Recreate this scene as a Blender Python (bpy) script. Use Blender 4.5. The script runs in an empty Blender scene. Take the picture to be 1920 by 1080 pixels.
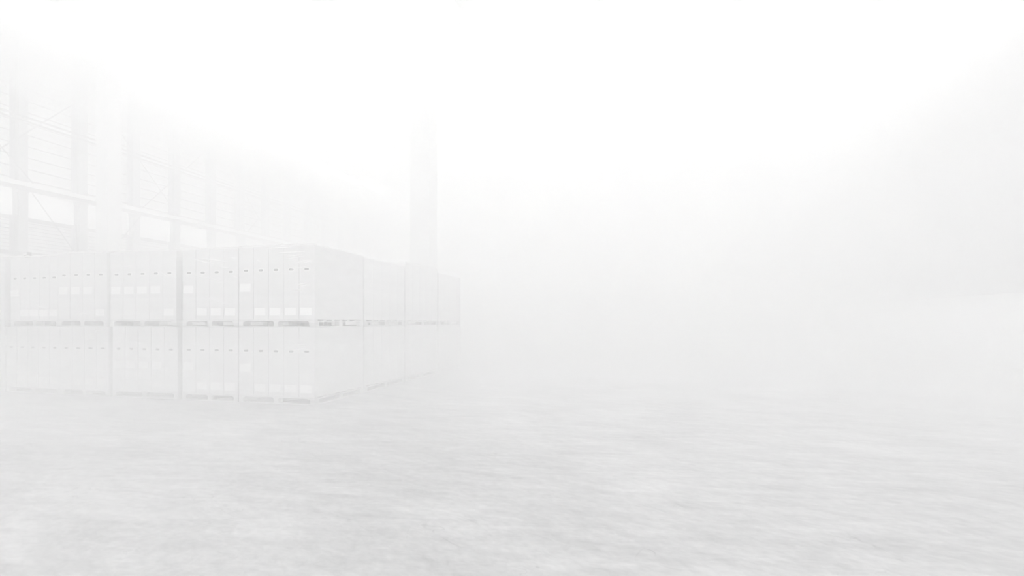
import bpy, math, random
from mathutils import Vector, Matrix

S = bpy.context.scene
C = S.collection
random.seed(7)

# ------------------------------------------------------------------ camera
CAM_H = 1.6
YAW = math.radians(13.6)
F_PX = 970.0
cd = bpy.data.cameras.new('camera'); cam = bpy.data.objects.new('camera', cd); C.objects.link(cam)
cam.location = (0, 0, CAM_H)
cam.rotation_euler = (math.radians(90), 0, YAW)
cd.sensor_width = 36.0
cd.lens = 36.0 * F_PX / 1920.0
cd.shift_y = 63.0 / 1920.0
cd.clip_start = 0.05; cd.clip_end = 500
S.camera = cam

# ------------------------------------------------------------------ daylight
W = bpy.data.worlds.new('overcast_sky'); S.world = W; W.use_nodes = True
bg = W.node_tree.nodes['Background']
bg.inputs['Color'].default_value = (1.003, 1.0, 0.997, 1)
bg.inputs['Strength'].default_value = 1.0

S.view_settings.view_transform = 'Standard'
S.view_settings.look = 'None'
S.view_settings.gamma = 1
S.view_settings.use_curve_mapping = False
S.view_settings.exposure = 2.61
cy = S.cycles
cy.max_bounces = 20
cy.diffuse_bounces = 6
cy.glossy_bounces = 3
cy.transmission_bounces = 8
cy.volume_bounces = 16
cy.transparent_max_bounces = 24
cy.caustics_reflective = False
cy.caustics_refractive = False
cy.use_denoising = True

# ------------------------------------------------------------------ materials
def mat(name, col, rough=0.7, metal=0.0, spec=0.3):
    m = bpy.data.materials.new(name); m.use_nodes = True
    b = m.node_tree.nodes['Principled BSDF']
    if isinstance(col, (int, float)): col = (col, col, col)
    b.inputs['Base Color'].default_value = (*col, 1)
    b.inputs['Roughness'].default_value = rough
    b.inputs['Metallic'].default_value = metal
    b.inputs['Specular IOR Level'].default_value = spec
    return m

def noisy(name, lo, hi, scale=(1, 1, 1), ns=3.0, detail=5, rough=0.75, spec=0.3):
    m = mat(name, 0.5, rough, 0, spec); nt = m.node_tree; N = nt.nodes; L = nt.links
    tc = N.new('ShaderNodeTexCoord'); mp = N.new('ShaderNodeMapping'); mp.inputs['Scale'].default_value = scale
    n = N.new('ShaderNodeTexNoise'); n.inputs['Scale'].default_value = ns; n.inputs['Detail'].default_value = detail
    r = N.new('ShaderNodeMapRange')
    r.inputs['From Min'].default_value = 0.3; r.inputs['From Max'].default_value = 0.7
    r.inputs['To Min'].default_value = lo; r.inputs['To Max'].default_value = hi
    L.new(tc.outputs['Object'], mp.inputs['Vector']); L.new(mp.outputs[0], n.inputs['Vector'])
    L.new(n.outputs['Fac'], r.inputs['Value']); L.new(r.outputs[0], N['Principled BSDF'].inputs['Base Color'])
    return m

M_WALL = noisy('cladding_pale', 0.78, 0.84, ns=0.6)
M_WALLG = mat('groove_shade_and_sill', 0.10)
M_WALLLOW = noisy('cladding_grey', 0.60, 0.68, ns=0.8)
M_WALLR = noisy('concrete_wall', 0.36, 0.42, ns=0.12, detail=3)
M_COLW = mat('white_painted_steel', 0.74, 0.5)
M_COLD = noisy('dark_grey_steel', 0.02, 0.04, ns=2.0)
M_COLM = mat('mid_grey_steel', 0.20, 0.5)
M_BEAM = mat('roof_steel', 0.16, 0.6)
M_RAIL = mat('white_cable_tray', 0.92, 0.5)
M_WOOD = noisy('pallet_wood', 0.60, 0.74, scale=(1, 1, 6), ns=4)
M_CARD = noisy('carton_board', 0.68, 0.74, scale=(1, 1, 4), ns=2.5, rough=0.8)
M_CARD2 = noisy('carton_board_side', 0.72, 0.78, scale=(1, 1, 4), ns=2.5, rough=0.8)
M_PAPER = noisy('label_paper', 0.88, 0.96, scale=(0.4, 1, 9), ns=6, detail=2)
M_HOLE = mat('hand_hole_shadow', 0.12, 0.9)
M_PALE = mat('pale_halo_and_edge', 0.85, 0.5)  # painted halo of the hand holes; also film edge and gadget lid
M_CREASE = mat('film_crease_shine', 0.97, 0.2, 0, 0.8)  # film folds, their shine put into a near-white colour
M_DARK = mat('dark_plastic', 0.05)

def glass_mat(tr=0.95):
    m = bpy.data.materials.new('frosted_glazing'); m.use_nodes = True
    nt = m.node_tree; N = nt.nodes; L = nt.links; N.remove(N['Principled BSDF'])
    t = N.new('ShaderNodeBsdfTranslucent'); t.inputs[0].default_value = (tr, tr, tr, 1)
    d = N.new('ShaderNodeBsdfDiffuse'); d.inputs[0].default_value = (0.85, 0.85, 0.85, 1)
    x = N.new('ShaderNodeMixShader'); x.inputs[0].default_value = 0.4
    L.new(t.outputs[0], x.inputs[1]); L.new(d.outputs[0], x.inputs[2])
    L.new(x.outputs[0], N['Material Output'].inputs['Surface'])
    return m
M_GLASS = glass_mat(0.60)
M_GLASSR = glass_mat(); M_GLASSR.node_tree.nodes['Translucent BSDF'].inputs[0].default_value = (.45, .45, .45, 1)
M_GLASSF = glass_mat(); M_GLASSF.node_tree.nodes['Mix Shader'].inputs[0].default_value = 0.1

def roof_mat():
    m = bpy.data.materials.new('translucent_roof_sheet'); m.use_nodes = True
    nt = m.node_tree; N = nt.nodes; L = nt.links; N.remove(N['Principled BSDF'])
    t = N.new('ShaderNodeBsdfTransparent'); t.inputs[0].default_value = (0.25, 0.25, 0.25, 1)
    d = N.new('ShaderNodeBsdfTranslucent'); d.inputs[0].default_value = (0.9, 0.9, 0.9, 1)
    x = N.new('ShaderNodeMixShader'); x.inputs[0].default_value = 0.15
    L.new(t.outputs[0], x.inputs[1]); L.new(d.outputs[0], x.inputs[2])
    L.new(x.outputs[0], N['Material Output'].inputs['Surface'])
    return m
M_ROOF = roof_mat()

def film_mat():
    m = bpy.data.materials.new('stretch_film'); m.use_nodes = True
    nt = m.node_tree; N = nt.nodes; L = nt.links; N.remove(N['Principled BSDF'])
    tc = N.new('ShaderNodeTexCoord')
    cols = []
    for rot, sc, ns, lo, hi in ((0.16, (0.55, 1, 13), 2.2, 0.60, 0.68), (-0.10, (0.45, 1, 17), 2.6, 0.62, 0.70)):
        mp = N.new('ShaderNodeMapping'); mp.inputs['Rotation'].default_value = (0, rot, 0); 
        m2 = N.new('ShaderNodeMapping'); m2.inputs['Scale'].default_value = sc
        n = N.new('ShaderNodeTexNoise'); n.inputs['Scale'].default_value = ns; n.inputs['Detail'].default_value = 3
        r = N.new('ShaderNodeMapRange'); r.inputs['From Min'].default_value = lo; r.inputs['From Max'].default_value = hi
        L.new(tc.outputs['Object'], mp.inputs['Vector']); L.new(mp.outputs[0], m2.inputs['Vector'])
        L.new(m2.outputs[0], n.inputs['Vector']); L.new(n.outputs['Fac'], r.inputs['Value'])
        cols.append(r)
    big = N.new('ShaderNodeTexNoise'); big.inputs['Scale'].default_value = 0.8; big.inputs['Detail'].default_value = 1
    L.new(tc.outputs['Object'], big.inputs['Vector'])
    br = N.new('ShaderNodeMapRange'); br.inputs['From Min'].default_value = 0.45; br.inputs['From Max'].default_value = 0.6
    L.new(big.outputs['Fac'], br.inputs['Value'])
    mx = N.new('ShaderNodeMath'); mx.operation = 'MAXIMUM'
    L.new(cols[0].outputs[0], mx.inputs[0]); L.new(cols[1].outputs[0], mx.inputs[1])
    ml = N.new('ShaderNodeMath'); ml.operation = 'MULTIPLY'
    L.new(mx.outputs[0], ml.inputs[0]); L.new(br.outputs[0], ml.inputs[1])
    fin = N.new('ShaderNodeMapRange'); fin.inputs['To Min'].default_value = 0.04; fin.inputs['To Max'].default_value = 0.08  # faint white streaks paint the film's reflections
    L.new(ml.outputs[0], fin.inputs['Value'])
    t = N.new('ShaderNodeBsdfTransparent')
    d = N.new('ShaderNodeBsdfDiffuse'); d.inputs[0].default_value = (0.95, 0.95, 0.95, 1)
    x = N.new('ShaderNodeMixShader')
    L.new(fin.outputs[0], x.inputs[0]); L.new(t.outputs[0], x.inputs[1]); L.new(d.outputs[0], x.inputs[2])
    L.new(x.outputs[0], N['Material Output'].inputs['Surface'])
    return m
M_FILM = film_mat()
M_FILM2 = film_mat(); M_FILM2.name = 'stretch_film_smooth'
for n_ in M_FILM2.node_tree.nodes:
    if n_.type == 'MAP_RANGE' and abs(n_.inputs['To Min'].default_value - 0.04) < 1e-4: n_.inputs['To Max'].default_value = 0.08

def tube_mat():
    m = bpy.data.materials.new('lit_fluorescent_tube'); m.use_nodes = True
    nt = m.node_tree; N = nt.nodes; L = nt.links; N.remove(N['Principled BSDF'])
    e = N.new('ShaderNodeEmission'); e.inputs['Strength'].default_value = 3.0
    L.new(e.outputs[0], N['Material Output'].inputs['Surface'])
    m.cycles.emission_sampling = 'NONE'
    return m
M_TUBE = tube_mat()

def floor_mat():
    m = mat('power_floated_concrete', 0.5, 0.28, 0, 0.6); nt = m.node_tree; N = nt.nodes; L = nt.links
    b = N['Principled BSDF']
    tc = N.new('ShaderNodeTexCoord')
    def noise(scale, ns, detail, rot=0.0, dist=0.0, rough=0.55):
        mp = N.new('ShaderNodeMapping'); mp.inputs['Rotation'].default_value = (0, 0, rot)
        m2 = N.new('ShaderNodeMapping'); m2.inputs['Scale'].default_value = scale
        n = N.new('ShaderNodeTexNoise'); n.inputs['Scale'].default_value = ns; n.inputs['Detail'].default_value = detail
        n.inputs['Distortion'].default_value = dist; n.inputs['Roughness'].default_value = rough
        L.new(tc.outputs['Object'], mp.inputs['Vector']); L.new(mp.outputs[0], m2.inputs['Vector']); L.new(m2.outputs[0], n.inputs['Vector'])
        return n.outputs['Fac']
    def rng(s, a, b_, c, d):
        r = N.new('ShaderNodeMapRange')
        for k, v in zip(('From Min', 'From Max', 'To Min', 'To Max'), (a, b_, c, d)): r.inputs[k].default_value = v
        L.new(s, r.inputs['Value']); return r.outputs[0]
    def mth(op, a, b_):
        q = N.new('ShaderNodeMath'); q.operation = op
        for i, v in enumerate((a, b_)):
            if isinstance(v, (int, float)): q.inputs[i].default_value = v
            else: L.new(v, q.inputs[i])
        return q.outputs[0]
    big = rng(noise((1, 1, 1), 0.35, 4, 0.2, 0.6), 0.3, 0.7, -0.08, 0.08)
    mid = rng(noise((0.6, 1.5, 1), 1.3, 6, 0.35, 1.2, 0.6), 0.3, 0.7, -0.09, 0.09)
    stre = rng(noise((0.5, 2.6, 1), 2.4, 7, -0.12, 0.5, 0.65), 0.3, 0.7, -0.08, 0.08)
    fine = rng(noise((1, 1.5, 1), 9.0, 6, 0.5, 0.4, 0.7), 0.3, 0.7, -0.09, 0.09)
    s = mth('ADD', mth('ADD', big, mid), mth('ADD', stre, fine))
    # trowel scratches: thin dark curved lines
    scr = noise((0.7, 1.0, 1), 0.9, 3, 0.9, 1.8)
    line = rng(mth('ABSOLUTE', mth('SUBTRACT', scr, 0.5), 0), 0.0, 0.005, -0.16, 0.0)
    mask = rng(noise((1, 1, 1), 1.7, 2), 0.5, 0.62, 0.0, 1.0)
    s = mth('ADD', s, mth('MULTIPLY', line, mask))
    # dark specks
    v = N.new('ShaderNodeTexVoronoi'); v.inputs['Scale'].default_value = 1.1
    L.new(tc.outputs['Object'], v.inputs['Vector'])
    s = mth('ADD', s, rng(v.outputs['Distance'], 0.012, 0.022, -0.25, 0.0))
    s = mth('ADD', s, 0.41)
    L.new(s, b.inputs['Base Color'])
    bp = N.new('ShaderNodeBump'); bp.inputs['Strength'].default_value = 0.15; bp.inputs['Distance'].default_value = 0.01
    L.new(s, bp.inputs['Height']); L.new(bp.outputs[0], b.inputs['Normal'])
    return m
M_FLOOR = floor_mat()

def haze_mat(name, dens, g):
    m = bpy.data.materials.new(name); m.use_nodes = True
    nt = m.node_tree; N = nt.nodes; L = nt.links; N.remove(N['Principled BSDF'])
    v = N.new('ShaderNodeVolumeScatter'); v.inputs['Color'].default_value = (1, 1, 1, 1)
    v.inputs['Density'].default_value = dens; v.inputs['Anisotropy'].default_value = g
    L.new(v.outputs[0], N['Material Output'].inputs['Volume'])
    return m

# ------------------------------------------------------------------ mesh helpers
class MB:
    def __init__(s): s.v = []; s.f = []; s.m = []
    def box(s, x0, x1, y0, y1, z0, z1, mi=0):
        b = len(s.v)
        s.v += [(x0,y0,z0),(x1,y0,z0),(x1,y1,z0),(x0,y1,z0),(x0,y0,z1),(x1,y0,z1),(x1,y1,z1),(x0,y1,z1)]
        for q in ((0,3,2,1),(4,5,6,7),(0,1,5,4),(1,2,6,5),(2,3,7,6),(3,0,4,7)):
            s.f.append(tuple(b+i for i in q)); s.m.append(mi)
        return s
    def tube(s, p, q, r, n=10, mi=0):
        p, q = Vector(p), Vector(q); d = (q-p).normalized()
        u = d.cross(Vector((0,0,1)) if abs(d.z) < .9 else Vector((1,0,0))).normalized(); w = d.cross(u)
        b = len(s.v)
        for c in (p, q):
            for k in range(n):
                a = 2*math.pi*k/n; s.v.append(tuple(c + u*(r*math.cos(a)) + w*(r*math.sin(a))))
        for k in range(n):
            s.f.append((b+k, b+n+k, b+n+(k+1)%n, b+(k+1)%n)); s.m.append(mi)
        s.f.append(tuple(b+k for k in range(n))); s.m.append(mi)
        s.f.append(tuple(b+n+k for k in reversed(range(n)))); s.m.append(mi)
        return s
    def build(s, name, mats, parent=None, loc=None, bevel=0):
        me = bpy.data.meshes.new(name); me.from_pydata(s.v, [], s.f)
        if not isinstance(mats, (list, tuple)): mats = [mats]
        for m in mats: me.materials.append(m)
        me.polygons.foreach_set('material_index', s.m); me.update()
        import bmesh
        bm = bmesh.new(); bm.from_mesh(me); bmesh.ops.recalc_face_normals(bm, faces=bm.faces)
        if bevel:
            bmesh.ops.bevel(bm, geom=bm.edges[:], offset=bevel, segments=2, affect='EDGES', profile=0.6)
        bm.to_mesh(me); bm.free()
        o = bpy.data.objects.new(name, me); C.objects.link(o)
        if parent: o.parent = parent
        if loc: o.location = loc
        return o

def tag(o, label, cat, group=None, kind=None):
    o['label'] = label; o['category'] = cat
    if group: o['group'] = group
    if kind: o['kind'] = kind
    return o
def struct(o):
    o['kind'] = 'structure'; return o
def thing(name, label, cat, loc, group=None):
    o = bpy.data.objects.new(name, None); C.objects.link(o); o.location = loc; o.empty_display_size = .2
    return tag(o, label, cat, group)
def copy_tree(o, parent=None):
    c = o.copy(); C.objects.link(c)
    if parent: c.parent = parent
    for ch in o.children: copy_tree(ch, c)
    return c
ORD = ('first second third fourth fifth sixth seventh eighth ninth tenth eleventh twelfth thirteenth fourteenth fifteenth '
       'sixteenth seventeenth eighteenth nineteenth twentieth').split() + ['twenty-' + w for w in 'first second third fourth fifth sixth'.split()]

# real measurements taken off the photograph
def ray(px):
    u = (px - 960) / F_PX
    return (-math.sin(YAW) + math.cos(YAW)*u, math.cos(YAW) + math.sin(YAW)*u)
def x_at(px, y):
    d = ray(px); return d[0]/d[1]*y

FX = -3.0  # left edge of the added glazing behind the camera
XL, XR, Y0, Y1, ZR = -22.0, 12.6, -8.0, 96.0, 12.9

# ------------------------------------------------------------------ haze
HZ = [(-0.15, 1.3, 0.13, 0.0), (1.301, 7.2, 0.088, 0.0), (7.201, 9.6, 0.088, 0.6), (9.601, 12.8, 0.33, 0.6)]   # z from, z to, density, forward scatter
hz = MB()
for i, (z0, z1, dn, g_) in enumerate(HZ):
    hz.box(XL-.05, XR+.05, Y0, Y1+.05, z0, z1, i)
tag(hz.build('haze', [haze_mat('white_haze_%d' % i, q[2], q[3]) for i, q in enumerate(HZ)]),
    'white haze filling the whole hall, thickest along the floor and under the roof', 'haze', None, 'stuff')

# ------------------------------------------------------------------ shell
struct(MB().box(XL-.5, XR+.5, Y0, Y1+.5, -0.3, 0).build('floor', M_FLOOR))

Z_SILL, Z_HEAD = 5.45, 6.45
w = MB()
w.box(XL-.3, XL-.06, Y0, Y1, 0, Z_SILL)
w.box(XL-.3, XL-.06, Y0, Y1, Z_HEAD, ZR)
z = 0.0
while z < Z_SILL - .16:                       # fine ribs of the lower cladding
    w.box(XL-.06, XL, Y0, Y1, z, z+.105, 1); z += .135
w.box(XL-.06, XL+.02, Y0, Y1, Z_SILL-.15, Z_SILL, 2)
z = Z_HEAD
while z < ZR - .1:                            # broad cassettes of the upper cladding
    w.box(XL-.06, XL, Y0, Y1, z, min(z+.36, ZR), 0); z += .42
wall = struct(w.build('wall_left', [M_WALL, M_WALLLOW, M_WALLG]))
struct(MB().box(XL-.061, XL-.055, Y0, Y1, Z_HEAD, ZR).build('groove_shade_1', M_WALLG))  # dark sheet behind the cassettes puts groove shade into the colour
struct(MB().box(XL-.061, XL-.055, Y0, Y1, 0, Z_SILL-.15).build('groove_shade_2', M_WALLG))  # dark sheet painting the shade between the lower ribs
struct(MB().box(XR, XR+.3, Y0, Y1, 0, .15).box(XR, XR+.3, Y0, Y1, 2.6, ZR).build('wall_right', M_WALLR))
struct(MB().box(XR+.12, XR+.15, Y0, Y1, .15, 2.6).build('window_61', M_GLASSR))  # low glazing added to brighten the floor and haze on this side
struct(MB().box(XL-.3, XR+.3, Y1, Y1+.3, 0, ZR).build('wall_back', M_WALL))
struct(MB().box(XL-.3, XR+.3, Y0-.3, Y0, 0, 0.4).box(XL-.3, XR+.3, Y0-.3, Y0, 11.0, ZR).box(XL-.3, FX, Y0-.3, Y0, 0.4, 11.0).build('wall_front', M_WALL))  # unseen wall added behind the camera, cuts light on the left
struct(MB().box(FX, XR+.3, Y0-.2, Y0-.17, 0.4, 11.0).build('window_60', M_GLASSF))  # unseen glazing added behind the camera to light the stack fronts

cl = MB()                                     # corrugated translucent sheet
n = 220
for i in range(n+1):
    x = XL-.3 + (XR-XL+.6)*i/n; zz = ZR + (.04 if i % 2 else -.0)
    cl.v += [(x, Y0, zz), (x, Y1+.3, zz)]
for i in range(n):
    cl.f.append((2*i, 2*i+2, 2*i+3, 2*i+1)); cl.m.append(0)
struct(cl.build('ceiling', M_ROOF))

# ------------------------------------------------------------------ wall columns, glazing, rails
YC = [12.0, 14.1, 16.2, 18.5, 20.6, 22.8, 24.85, 26.9, 28.9, 31.0, 33.05, 35.1]
while YC[-1] < 55: YC.append(YC[-1] + 2.06)
EDGES = [Y0, 3.6, 5.7, 7.8, 9.9] + YC + [Y1]
for i in range(len(EDGES)-1):
    g = MB().box(XL-.20, XL-.16, EDGES[i]+.02, EDGES[i+1]-.02, Z_SILL, Z_HEAD).build('window_%d' % (i+1), M_GLASS)
    struct(g)

def wall_column():
    r = thing('wall_column', '', 'column', (XL+.02, 0, 0), 'dark steel columns standing along the windowed side wall')
    c = MB()                                  # H section: two flanges parallel to the wall and a web
    c.box(0, .03, -.15, .15, 0, ZR-.05); c.box(.27, .30, -.15, .15, 0, ZR-.05); c.box(.03, .27, -.012, .012, 0, ZR-.05)
    c.build('shaft', M_COLM, r)
    for a, b in ((0, Z_SILL), (Z_HEAD+.15, ZR-.9)):
        q = MB(); q.box(-.01, .26, -.24, .10, a, b); q.build('shade_box', M_COLD, r)  # added dark boxes stand in for column shade on the cladding
    h = MB().box(.0, .33, -.17, .17, 5.93+.35, 6.45)
    h.build('bracket', M_COLM, r)
    return r
proto = wall_column()
for i, y in enumerate(YC[:-2]):
    o = proto if i == 0 else copy_tree(proto)
    o.location.y = y
    w_ = 'dark grey steel column against the windowed wall, cut by the left picture edge' if i == 0 else \
         'dark grey steel column against the windowed wall, %s from the left edge' % ORD[i-1]
    o['label'] = w_

tag(MB().box(XL+.33, XL+.55, 1.0, 60, 6.50, 6.60).box(XL+.53, XL+.55, 1.0, 60, 6.6, 6.64).build('cable_tray', M_RAIL),
    'long white cable tray running along the wall columns above the window strip', 'cable tray')
tag(MB().box(XL+.33, XL+.50, 1.0, 60, 6.36, 6.495).build('girt_rail', M_COLM), 'grey steel rail directly under the white cable tray', 'rail')
tag(MB().box(XL+.33, XL+.38, 1.0, 60, 8.86, 8.92).box(XL+.33, XL+.38, 1.0, 60, 9.02, 9.08).build('girt_rail', M_COLD),
    'thin double steel rail high on the windowed wall, above the cross braces', 'rail')
tag(MB().box(XL+.33, XL+.40, 1.0, 60, 4.0, 4.12).build('girt_rail', M_COLD), 'dark steel rail low on the wall, just above the wrapped stacks', 'rail')

def brace(pa, pb, lb):
    tag(MB().tube(pa, pb, .022, 8).build('brace_rod', M_COLD), lb, 'brace rod', 'diagonal brace rods between wall columns')
bx = XL + .45
zb, zt = 6.64, 11.2
for k, (ya, nm) in enumerate(((10.0, 'left picture edge'), (16.2, 'large white column'), (22.6, 'second cross from the white column'), (28.9, 'third cross from the white column'), (35.1, 'fourth cross from the white column'))):
    off = 4.35
    brace((bx, ya, zt), (bx, ya+off, zb), 'thin brace rod falling away from the camera, %s' % nm)
    brace((bx+.06, ya+2.35, zb), (bx+.06, ya+2.35+off, zt), 'thin brace rod rising away from the camera, %s' % nm)
brace((bx, 14.3, 6.3), (bx, 18.7, .4), 'thin brace rod falling across the window strip beside the leftmost column')
brace((bx+.06, 18.5, 6.3), (bx+.06, 14.1, .4), 'thin brace rod dropping left from the first column right of the white column')

# ------------------------------------------------------------------ free standing columns
def hall_column(x, y, lb, a=.5):
    r = thing('hall_column', lb, 'column', (x, y, 0))
    s = MB().box(-a/2, a/2, -a/2, a/2, 0, ZR-.05).build('shaft', M_COLW, r)
    MB().box(-a/2-.06, a/2+.06, -a/2-.06, a/2+.06, 0, .03).build('base_plate', M_COLW, r)
    MB().box(-a/2-.12, a/2+.12, -a/2-.12, a/2+.12, ZR-.75, ZR-.45).build('head_plate', M_COLW, r)
    return r
hall_column(-17.55, 13.95, 'large white square column rising behind the leftmost wrapped stacks')
hall_column(-17.55, 34.95, 'slim white column far behind the stacks, right of the row of wall columns')
hall_column(-17.55, 52.0, 'faint distant white column, farthest one in its row')
hall_column(-8.21, 19.08, 'broad pale square column rising behind the flank of wrapped stacks', .80)

# ------------------------------------------------------------------ roof steel
def ibeam_y(x, z, y0, y1, wd=.26, h=.5):
    return MB().box(x-wd/2, x+wd/2, y0, y1, z, z+.04).box(x-wd/2, x+wd/2, y0, y1, z+h-.04, z+h).box(x-.02, x+.02, y0, y1, z+.04, z+h-.04)
for x, lb in ((-21.3, 'long dark eaves beam above the wall columns'), (-17.55, 'long roof beam over the row of lamps'),
              (-13.7, 'long roof beam carrying the white hanging posts nearer the wall'),
              (-9.7, 'long roof beam carrying the second row of hanging posts'),
              (-5.3, 'long roof beam passing right of the broad pale column'),
              (-1.2, 'faint long roof beam just right of the picture middle'), (3.0, 'faint long roof beam over the open floor'),
              (7.2, 'faint long roof beam nearest the right wall')):
    tag(ibeam_y(x, 11.55, Y0+.5, 90, .42 if x > -18 else .5).build('roof_beam', M_BEAM), lb, 'roof beam', 'long roof beams')
yy = 11.2; i = 0
while yy < 60:
    m = MB().box(XL+.1, XR-.1, yy-.09, yy+.09, 12.1, 12.35)
    tag(m.build('roof_purlin', M_BEAM), 'cross purlin under the roof sheets, %s from the camera' % ORD[i], 'roof purlin', 'roof purlins')
    yy += 4.2; i += 1
tag(MB().tube((-17.5, 15.4, 11.46), (-9.8, 24.3, 11.46), .07, 8).build('wind_brace', M_BEAM), 'slanting round brace under the roof near the white hanging post', 'wind brace')
tag(MB().tube((-9.8, 24.6, 11.46), (-5.3, 15.4, 11.46), .07, 8).build('wind_brace', M_BEAM), 'slanting round brace under the roof near the broad pale column top', 'wind brace')
tag(MB().tube((-17.5, 33.2, 11.46), (-9.8, 42.3, 11.46), .07, 8).build('wind_brace', M_BEAM), 'distant slanting brace under the roof', 'wind brace')

for k, yf in enumerate((22.7, 39.5, 56.5)):
    far = ('nearest the camera', 'second from the camera', 'farthest and faintest')[k]
    tag(MB().box(XL+.3, 2.0, yf-.07, yf+.07, 10.42, 10.54).box(XL+.33, XL+.45, yf-.06, yf+.06, 10.54, 11.5).build('cross_rail', M_RAIL),
        'white horizontal rail crossing under the roof, %s' % far, 'rail', 'white cross rails')
    for x, lb in ((-13.95, 'nearer the wall'), (-9.1, 'nearer the middle')):
        r = thing('hanging_post', 'white post hanging from the roof, %s, on cross rail %s' % (lb, far), 'hanging post', (x, yf, 10.54), 'white hanging posts')
        MB().box(-.12, .12, -.12, .12, .12, ZR-.1-10.54).build('post', M_RAIL, r)
        MB().tube((-.2, 0, .1), (-.2, 0, 2.2), .045, 8).build('pipe', M_RAIL, r)
        MB().box(-.27, .24, -.2, .2, -.14, .12).build('foot_block', M_RAIL, r)

# fluorescent battens in a row
lamp = thing('batten_lamp', '', 'lamp', (-17.55, 14.4, 10.72), 'lit batten lamps in a long row')
MB().box(-.07, .07, 0, 4.4, .03, .10).build('housing', M_RAIL, lamp)
MB().tube((0, .05, -.005), (0, 4.35, -.005), .035, 8).build('tube', M_TUBE, lamp)
for q in (.6, 3.8): MB().tube((0, q, .10), (0, q, .84), .012, 6).build('suspension', M_COLM, lamp)
for i in range(7):
    o = lamp if i == 0 else copy_tree(lamp)
    o.location.y = 14.45 + 4.95*i
    o.location.x = -17.72
    if i > 3: o.location.y += 1.1
    o['label'] = 'lit white batten lamp in the long row under the roof, %s from the camera' % ORD[i]

# ------------------------------------------------------------------ pallets and cartons
D = 8.7
PAL_H = .144
LV = (0.0, 1.49)
def pallet(x0, x1, y0, y1, z, lb, axis='x'):
    r = thing('pallet', lb, 'pallet', ((x0+x1)/2, (y0+y1)/2, z), 'wooden pallets under the wrapped cartons')
    hx, hy = (x1-x0)/2, (y1-y0)/2
    top = MB()
    nb = 7
    for k in range(nb):
        a = -hy + (2*hy-.10)*k/(nb-1); top.box(-hx, hx, a, a+.10, .122, .142)
    for sx in (-hx, -.07, hx-.14): top.box(sx, sx+.14, -hy, hy, .104, .122)
    top.build('top_deck', M_WOOD, r)
    for sx in (-hx, -.05, hx-.10):
        for sy in (-hy, -.07, hy-.14):
            MB().box(sx, sx+.10, sy, sy+.14, .022, .104).build('block', M_WOOD, r)
    bt = MB()
    for sx in (-hx, -.05, hx-.10): bt.box(sx, sx+.10, -hy, hy, .0, .022)
    bt.box(-hx, hx, -hy, -hy+.1, 0, .0219); bt.box(-hx, hx, hy-.1, hy, 0, .0219)
    bt.build('bottom_deck', M_WOOD, r)
    return r

def carton(w_, d_, h_, lab, face, mat_=None):
    """one tall carton, origin at its base centre; face 'f' = printed end looks toward -y, 's' = toward +x"""
    r = bpy.data.objects.new('carton', None); C.objects.link(r)
    g = .004
    b = MB().box(-w_/2+g, w_/2-g, -d_/2, d_/2, 0, h_).build('box', mat_ or M_CARD, r, bevel=.006)
    if face == 'f':
        y = -d_/2
        def stadium(m, cx, cz, a, hgt, yy_, mi):
            n_ = 8; b0 = len(m.v); pts = []
            for k in range(n_+1):
                t = -math.pi/2 + math.pi*k/n_; pts.append((cx + a + hgt*math.cos(t), cz + hgt*math.sin(t)))
            for k in range(n_+1):
                t = math.pi/2 + math.pi*k/n_; pts.append((cx - a + hgt*math.cos(t), cz + hgt*math.sin(t)))
            nn = len(pts)
            m.v += [(p, yy_, q) for p, q in pts] + [(p, yy_+.004, q) for p, q in pts]
            m.f.append(tuple(range(b0, b0+nn))); m.m.append(mi)
            for k in range(nn):
                m.f.append((b0+k, b0+(k+1) % nn, b0+nn+(k+1) % nn, b0+nn+k)); m.m.append(mi)
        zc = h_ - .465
        m = MB(); stadium(m, 0, zc, .034, .036, y-.004, 1); stadium(m, 0, zc, .030, .020, y-.006, 0)  # hole shade and bright halo painted as thin raised plates
        m.build('hand_hole', [M_HOLE, M_PALE], r)
        zl = {'m': h_-.80, 'b': .16}.get(lab)
        if zl is not None:
            lw = min(.245, w_-.05)
            l = MB().box(-lw/2-.02, lw/2-.02, y-.004, y+.001, zl-.075, zl+.075); l.build('label', M_PAPER, r)['label'] = 'white paper label'
    return r

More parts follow.
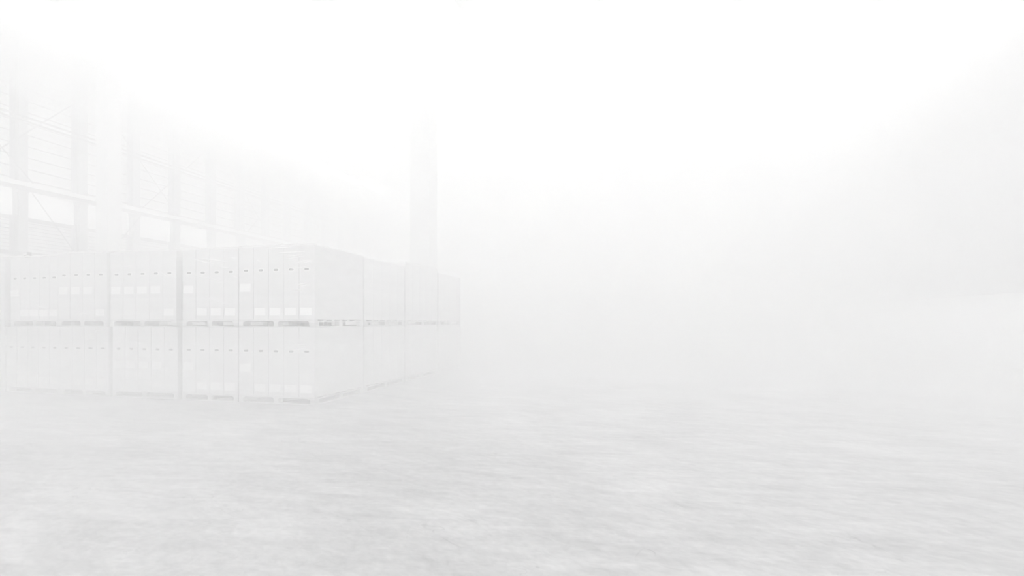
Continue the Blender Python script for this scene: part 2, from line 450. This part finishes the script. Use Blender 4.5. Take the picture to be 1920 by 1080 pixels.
STK = [  # px range upper, px range lower, cartons, label codes upper, lower, name
    ((-60, 8), (-60, 9), 3, 'mmb', 'mmb', 'stack cut by the left edge'),
    ((18, 109.5), (11, 113), 5, 'mbbbb', 'mbbbb', 'first whole stack from the left'),
    ((110.5, 202.5), (114, 205), 4, 'mmmb', 'mbbb', 'second whole stack'),
    ((206, 330), (210.5, 333), 5, 'mmmmb', 'mmmm-', 'third whole stack'),
    ((342, 446.5), (341.5, 446.5), 4, 'mbbb', 'mbbb', 'fourth whole stack'),
    ((448, 590), (448, 590), 5, 'mbbbb', 'mbbbb', 'front corner stack'),
]
DEPTH = 1.80
FILMS = ([], [])
for si, (up, lo, nc, lu, ll, nm) in enumerate(STK):
    for lv, (rng_, codes, H) in enumerate(((lo, ll, 1.345), (up, lu, (1.40, 1.405, 1.44, 1.43, 1.42, 1.435)[si]))):
        x0, x1 = x_at(rng_[0], D), x_at(rng_[1], D)
        z = LV[lv]
        jit = (0, .02, -.015, .01, 0, 0)[si]*(1 if lv else .5)
        y0 = D + jit
        px0, px1 = x0, x1
        word = ('lower', 'upper')[lv]
        pallet(px0, px1, y0, y0+DEPTH, z, 'pale wooden pallet under the %s cartons of the %s' % (word, nm))
        cw = (x1-x0)/nc
        for k in range(nc):
            c = carton(cw, DEPTH, H, codes[k], 'f')
            c.location = (x0 + cw*(k+.5), y0 + DEPTH/2, z+PAL_H)
            tag(c, '%s carton from left on the %s pallet of the %s' % (ORD[k], word, nm), 'carton', 'tall cartons in the front row of stacks')
        # film: a loose shell with a crinkled top lip
        e = .012; zt_ = z+PAL_H+H
        f = MB(); sx0, sx1, sy0, sy1 = x0-e, x1+e, y0-e, y0+DEPTH+e
        nseg = 14; ring = []
        for a, b in (((sx0, sy0), (sx1, sy0)), ((sx1, sy0), (sx1, sy1)), ((sx1, sy1), (sx0, sy1)), ((sx0, sy1), (sx0, sy0))):
            for q in range(nseg): t = q/nseg; ring.append((a[0]+(b[0]-a[0])*t, a[1]+(b[1]-a[1])*t))
        R = len(ring)
        for zz in (z+.11, zt_-.02): f.v += [(p[0], p[1], zz) for p in ring]
        f.v += [(p[0], p[1], zt_+.012+.012*random.random()) for p in ring]
        for lvl in (0, 1):
            for q in range(R):
                f.f.append((lvl*R+q, lvl*R+(q+1) % R, (lvl+1)*R+(q+1) % R, (lvl+1)*R+q)); f.m.append(0)
        o = f.build('stretch_film', M_FILM)
        tag(o, 'clear stretch film around the %s cartons of the %s' % (word, nm), 'stretch film', 'stretch film wraps')
        o['front'] = sy0; FILMS[lv].append((nm, rng_[0], rng_[1], o))
        # bright gathered edge of the film lying on the top
        if lv == 1:
            g_ = MB()
            n_ = 22; pts = []
            for q in range(n_+1):
                pts.append((sx0+(sx1-sx0)*q/n_, sy0+.012, zt_+.022+.009*math.sin(q*1.7+si)+.006*random.random()))
            for q in range(n_): g_.tube(pts[q], pts[q+1], .014, 6)
            cr = g_.build('gathered_edge', M_PALE, o)

CREASE = [(357,485,402,495,2),(373,484,430,491,2),(410,500,433,503,1),(360,515,420,527,1),(384,558,430,572,1),(300,510,316,520,1),
          (233,500,250,497,1),(432,483,444,485,2),(480,488,488,490,2),(435,518,445,520,1),(500,466,550,463,2),(515,475,572,472,2),
          (540,481,566,478,2),(536,485,570,481,2),(555,492,585,488,2),(560,494,586,490,1),(545,505,580,499,1),(557,534,575,531,2),
          (560,537,580,534,2),(545,544,575,542,1),(66,573,90,579,2),(145,585,165,590,1),(45,552,50,555,1),(100,505,106,506,1),
          (540,656,575,655,2),(550,648,572,646,1),(556,651,575,650,1),(170,622,198,617,1),(255,706,300,727,1),(262,706,306,726,1),
          (420,719,433,722,1),(161,638,176,636,1)]
def z_at(px, py):
    return CAM_H + (603-py)/F_PX*(D/ray(px)[1])
for (xa, ya, xb, yb, wt) in CREASE:
    lv = 1 if ya < 606 else 0
    for nm_, px0_, px1_, oo in FILMS[lv]:
        if px0_ <= xa and xb <= px1_:
            y_ = oo['front'] - .003
            p = Vector((x_at(xa, y_), y_, z_at(xa, ya))); q = Vector((x_at(xb, y_), y_, z_at(xb, yb)))
            t_ = .011 if wt == 2 else .007
            m_ = MB(); n_ = 6; b_ = []
            for k in range(n_+1):
                c = p.lerp(q, k/n_); h = t_*math.sin(math.pi*(k+.35)/(n_+.7)) + .0015
                c = c + Vector((0, 0, .004*math.sin(k*1.9+xa)))
                b_.append(len(m_.v)); m_.v += [(c.x, y_+.003, c.z-h), (c.x, y_-.006, c.z), (c.x, y_+.003, c.z+h)]
            for k in range(n_):
                a_, c_ = b_[k], b_[k+1]
                m_.f += [(a_, c_, c_+1, a_+1), (a_+1, c_+1, c_+2, a_+2), (a_+2, c_+2, c_, a_)]; m_.m += [0, 0, 0]
            m_.build('crease', M_CREASE, oo)
            break

# rows behind: only their open flank shows along the aisle
XF = x_at(590, D)
ROWS = [(10.56, 12.62, 5, 3.05), (12.74, 15.0, 5, 3.20), (15.15, 17.2, 5, 3.12)]
for ri, (ya, yb, nc, top) in enumerate(ROWS):
    nm = '%s flank stack behind the front corner stack' % ORD[ri]
    for lv in (0, 1):
        z = LV[lv]; H = 1.345 if lv == 0 else top-z-PAL_H
        word = ('lower', 'upper')[lv]
        xa, xb = XF-1.25, XF-.01-.02*ri
        pallet(xa, xb, ya, yb, z, 'pallet under the %s cartons of the %s' % (word, nm))
        cw = (yb-ya)/nc
        for k in range(nc):
            c = bpy.data.objects.new('carton', None); C.objects.link(c)
            MB().box(-(xb-xa)/2, (xb-xa)/2, -cw/2+.004, cw/2-.004, 0, H).build('box', M_CARD2, c, bevel=.006)
            c.location = ((xa+xb)/2, ya+cw*(k+.5), z+PAL_H)
            tag(c, '%s carton along the aisle, %s pallet, %s' % (ORD[k], word, nm), 'carton', 'tall cartons of the flank stacks')
        e = .012; f = MB()
        f.v = [(x_, y_, z_) for z_ in (z+.11, z+PAL_H+H+.015) for x_, y_ in ((xa-e, ya-e), (xb+e, ya-e), (xb+e, yb+e), (xa-e, yb+e))]
        for q in range(4): f.f.append((q, (q+1) % 4, 4+(q+1) % 4, 4+q)); f.m.append(0)
        tag(f.build('stretch_film', M_FILM2), 'stretch film around the %s load of the %s' % (word, nm), 'stretch film', 'stretch film wraps')

# small thing lying on top of the leftmost whole stack
xx = x_at(52, D+.3)
t = thing('tape_dispenser', 'small dark gadget with pale top lying on the first whole stack', 'tool', (xx, D+.3, 3.052))
MB().box(-.05, .02, -.04, .04, 0, .09).build('body', M_DARK, t, bevel=.008)
MB().box(-.07, .03, -.045, .045, .092, .115).build('lid', M_PALE, t)
MB().box(.035, .055, -.04, .04, 0, .15).build('handle', M_COLM, t)
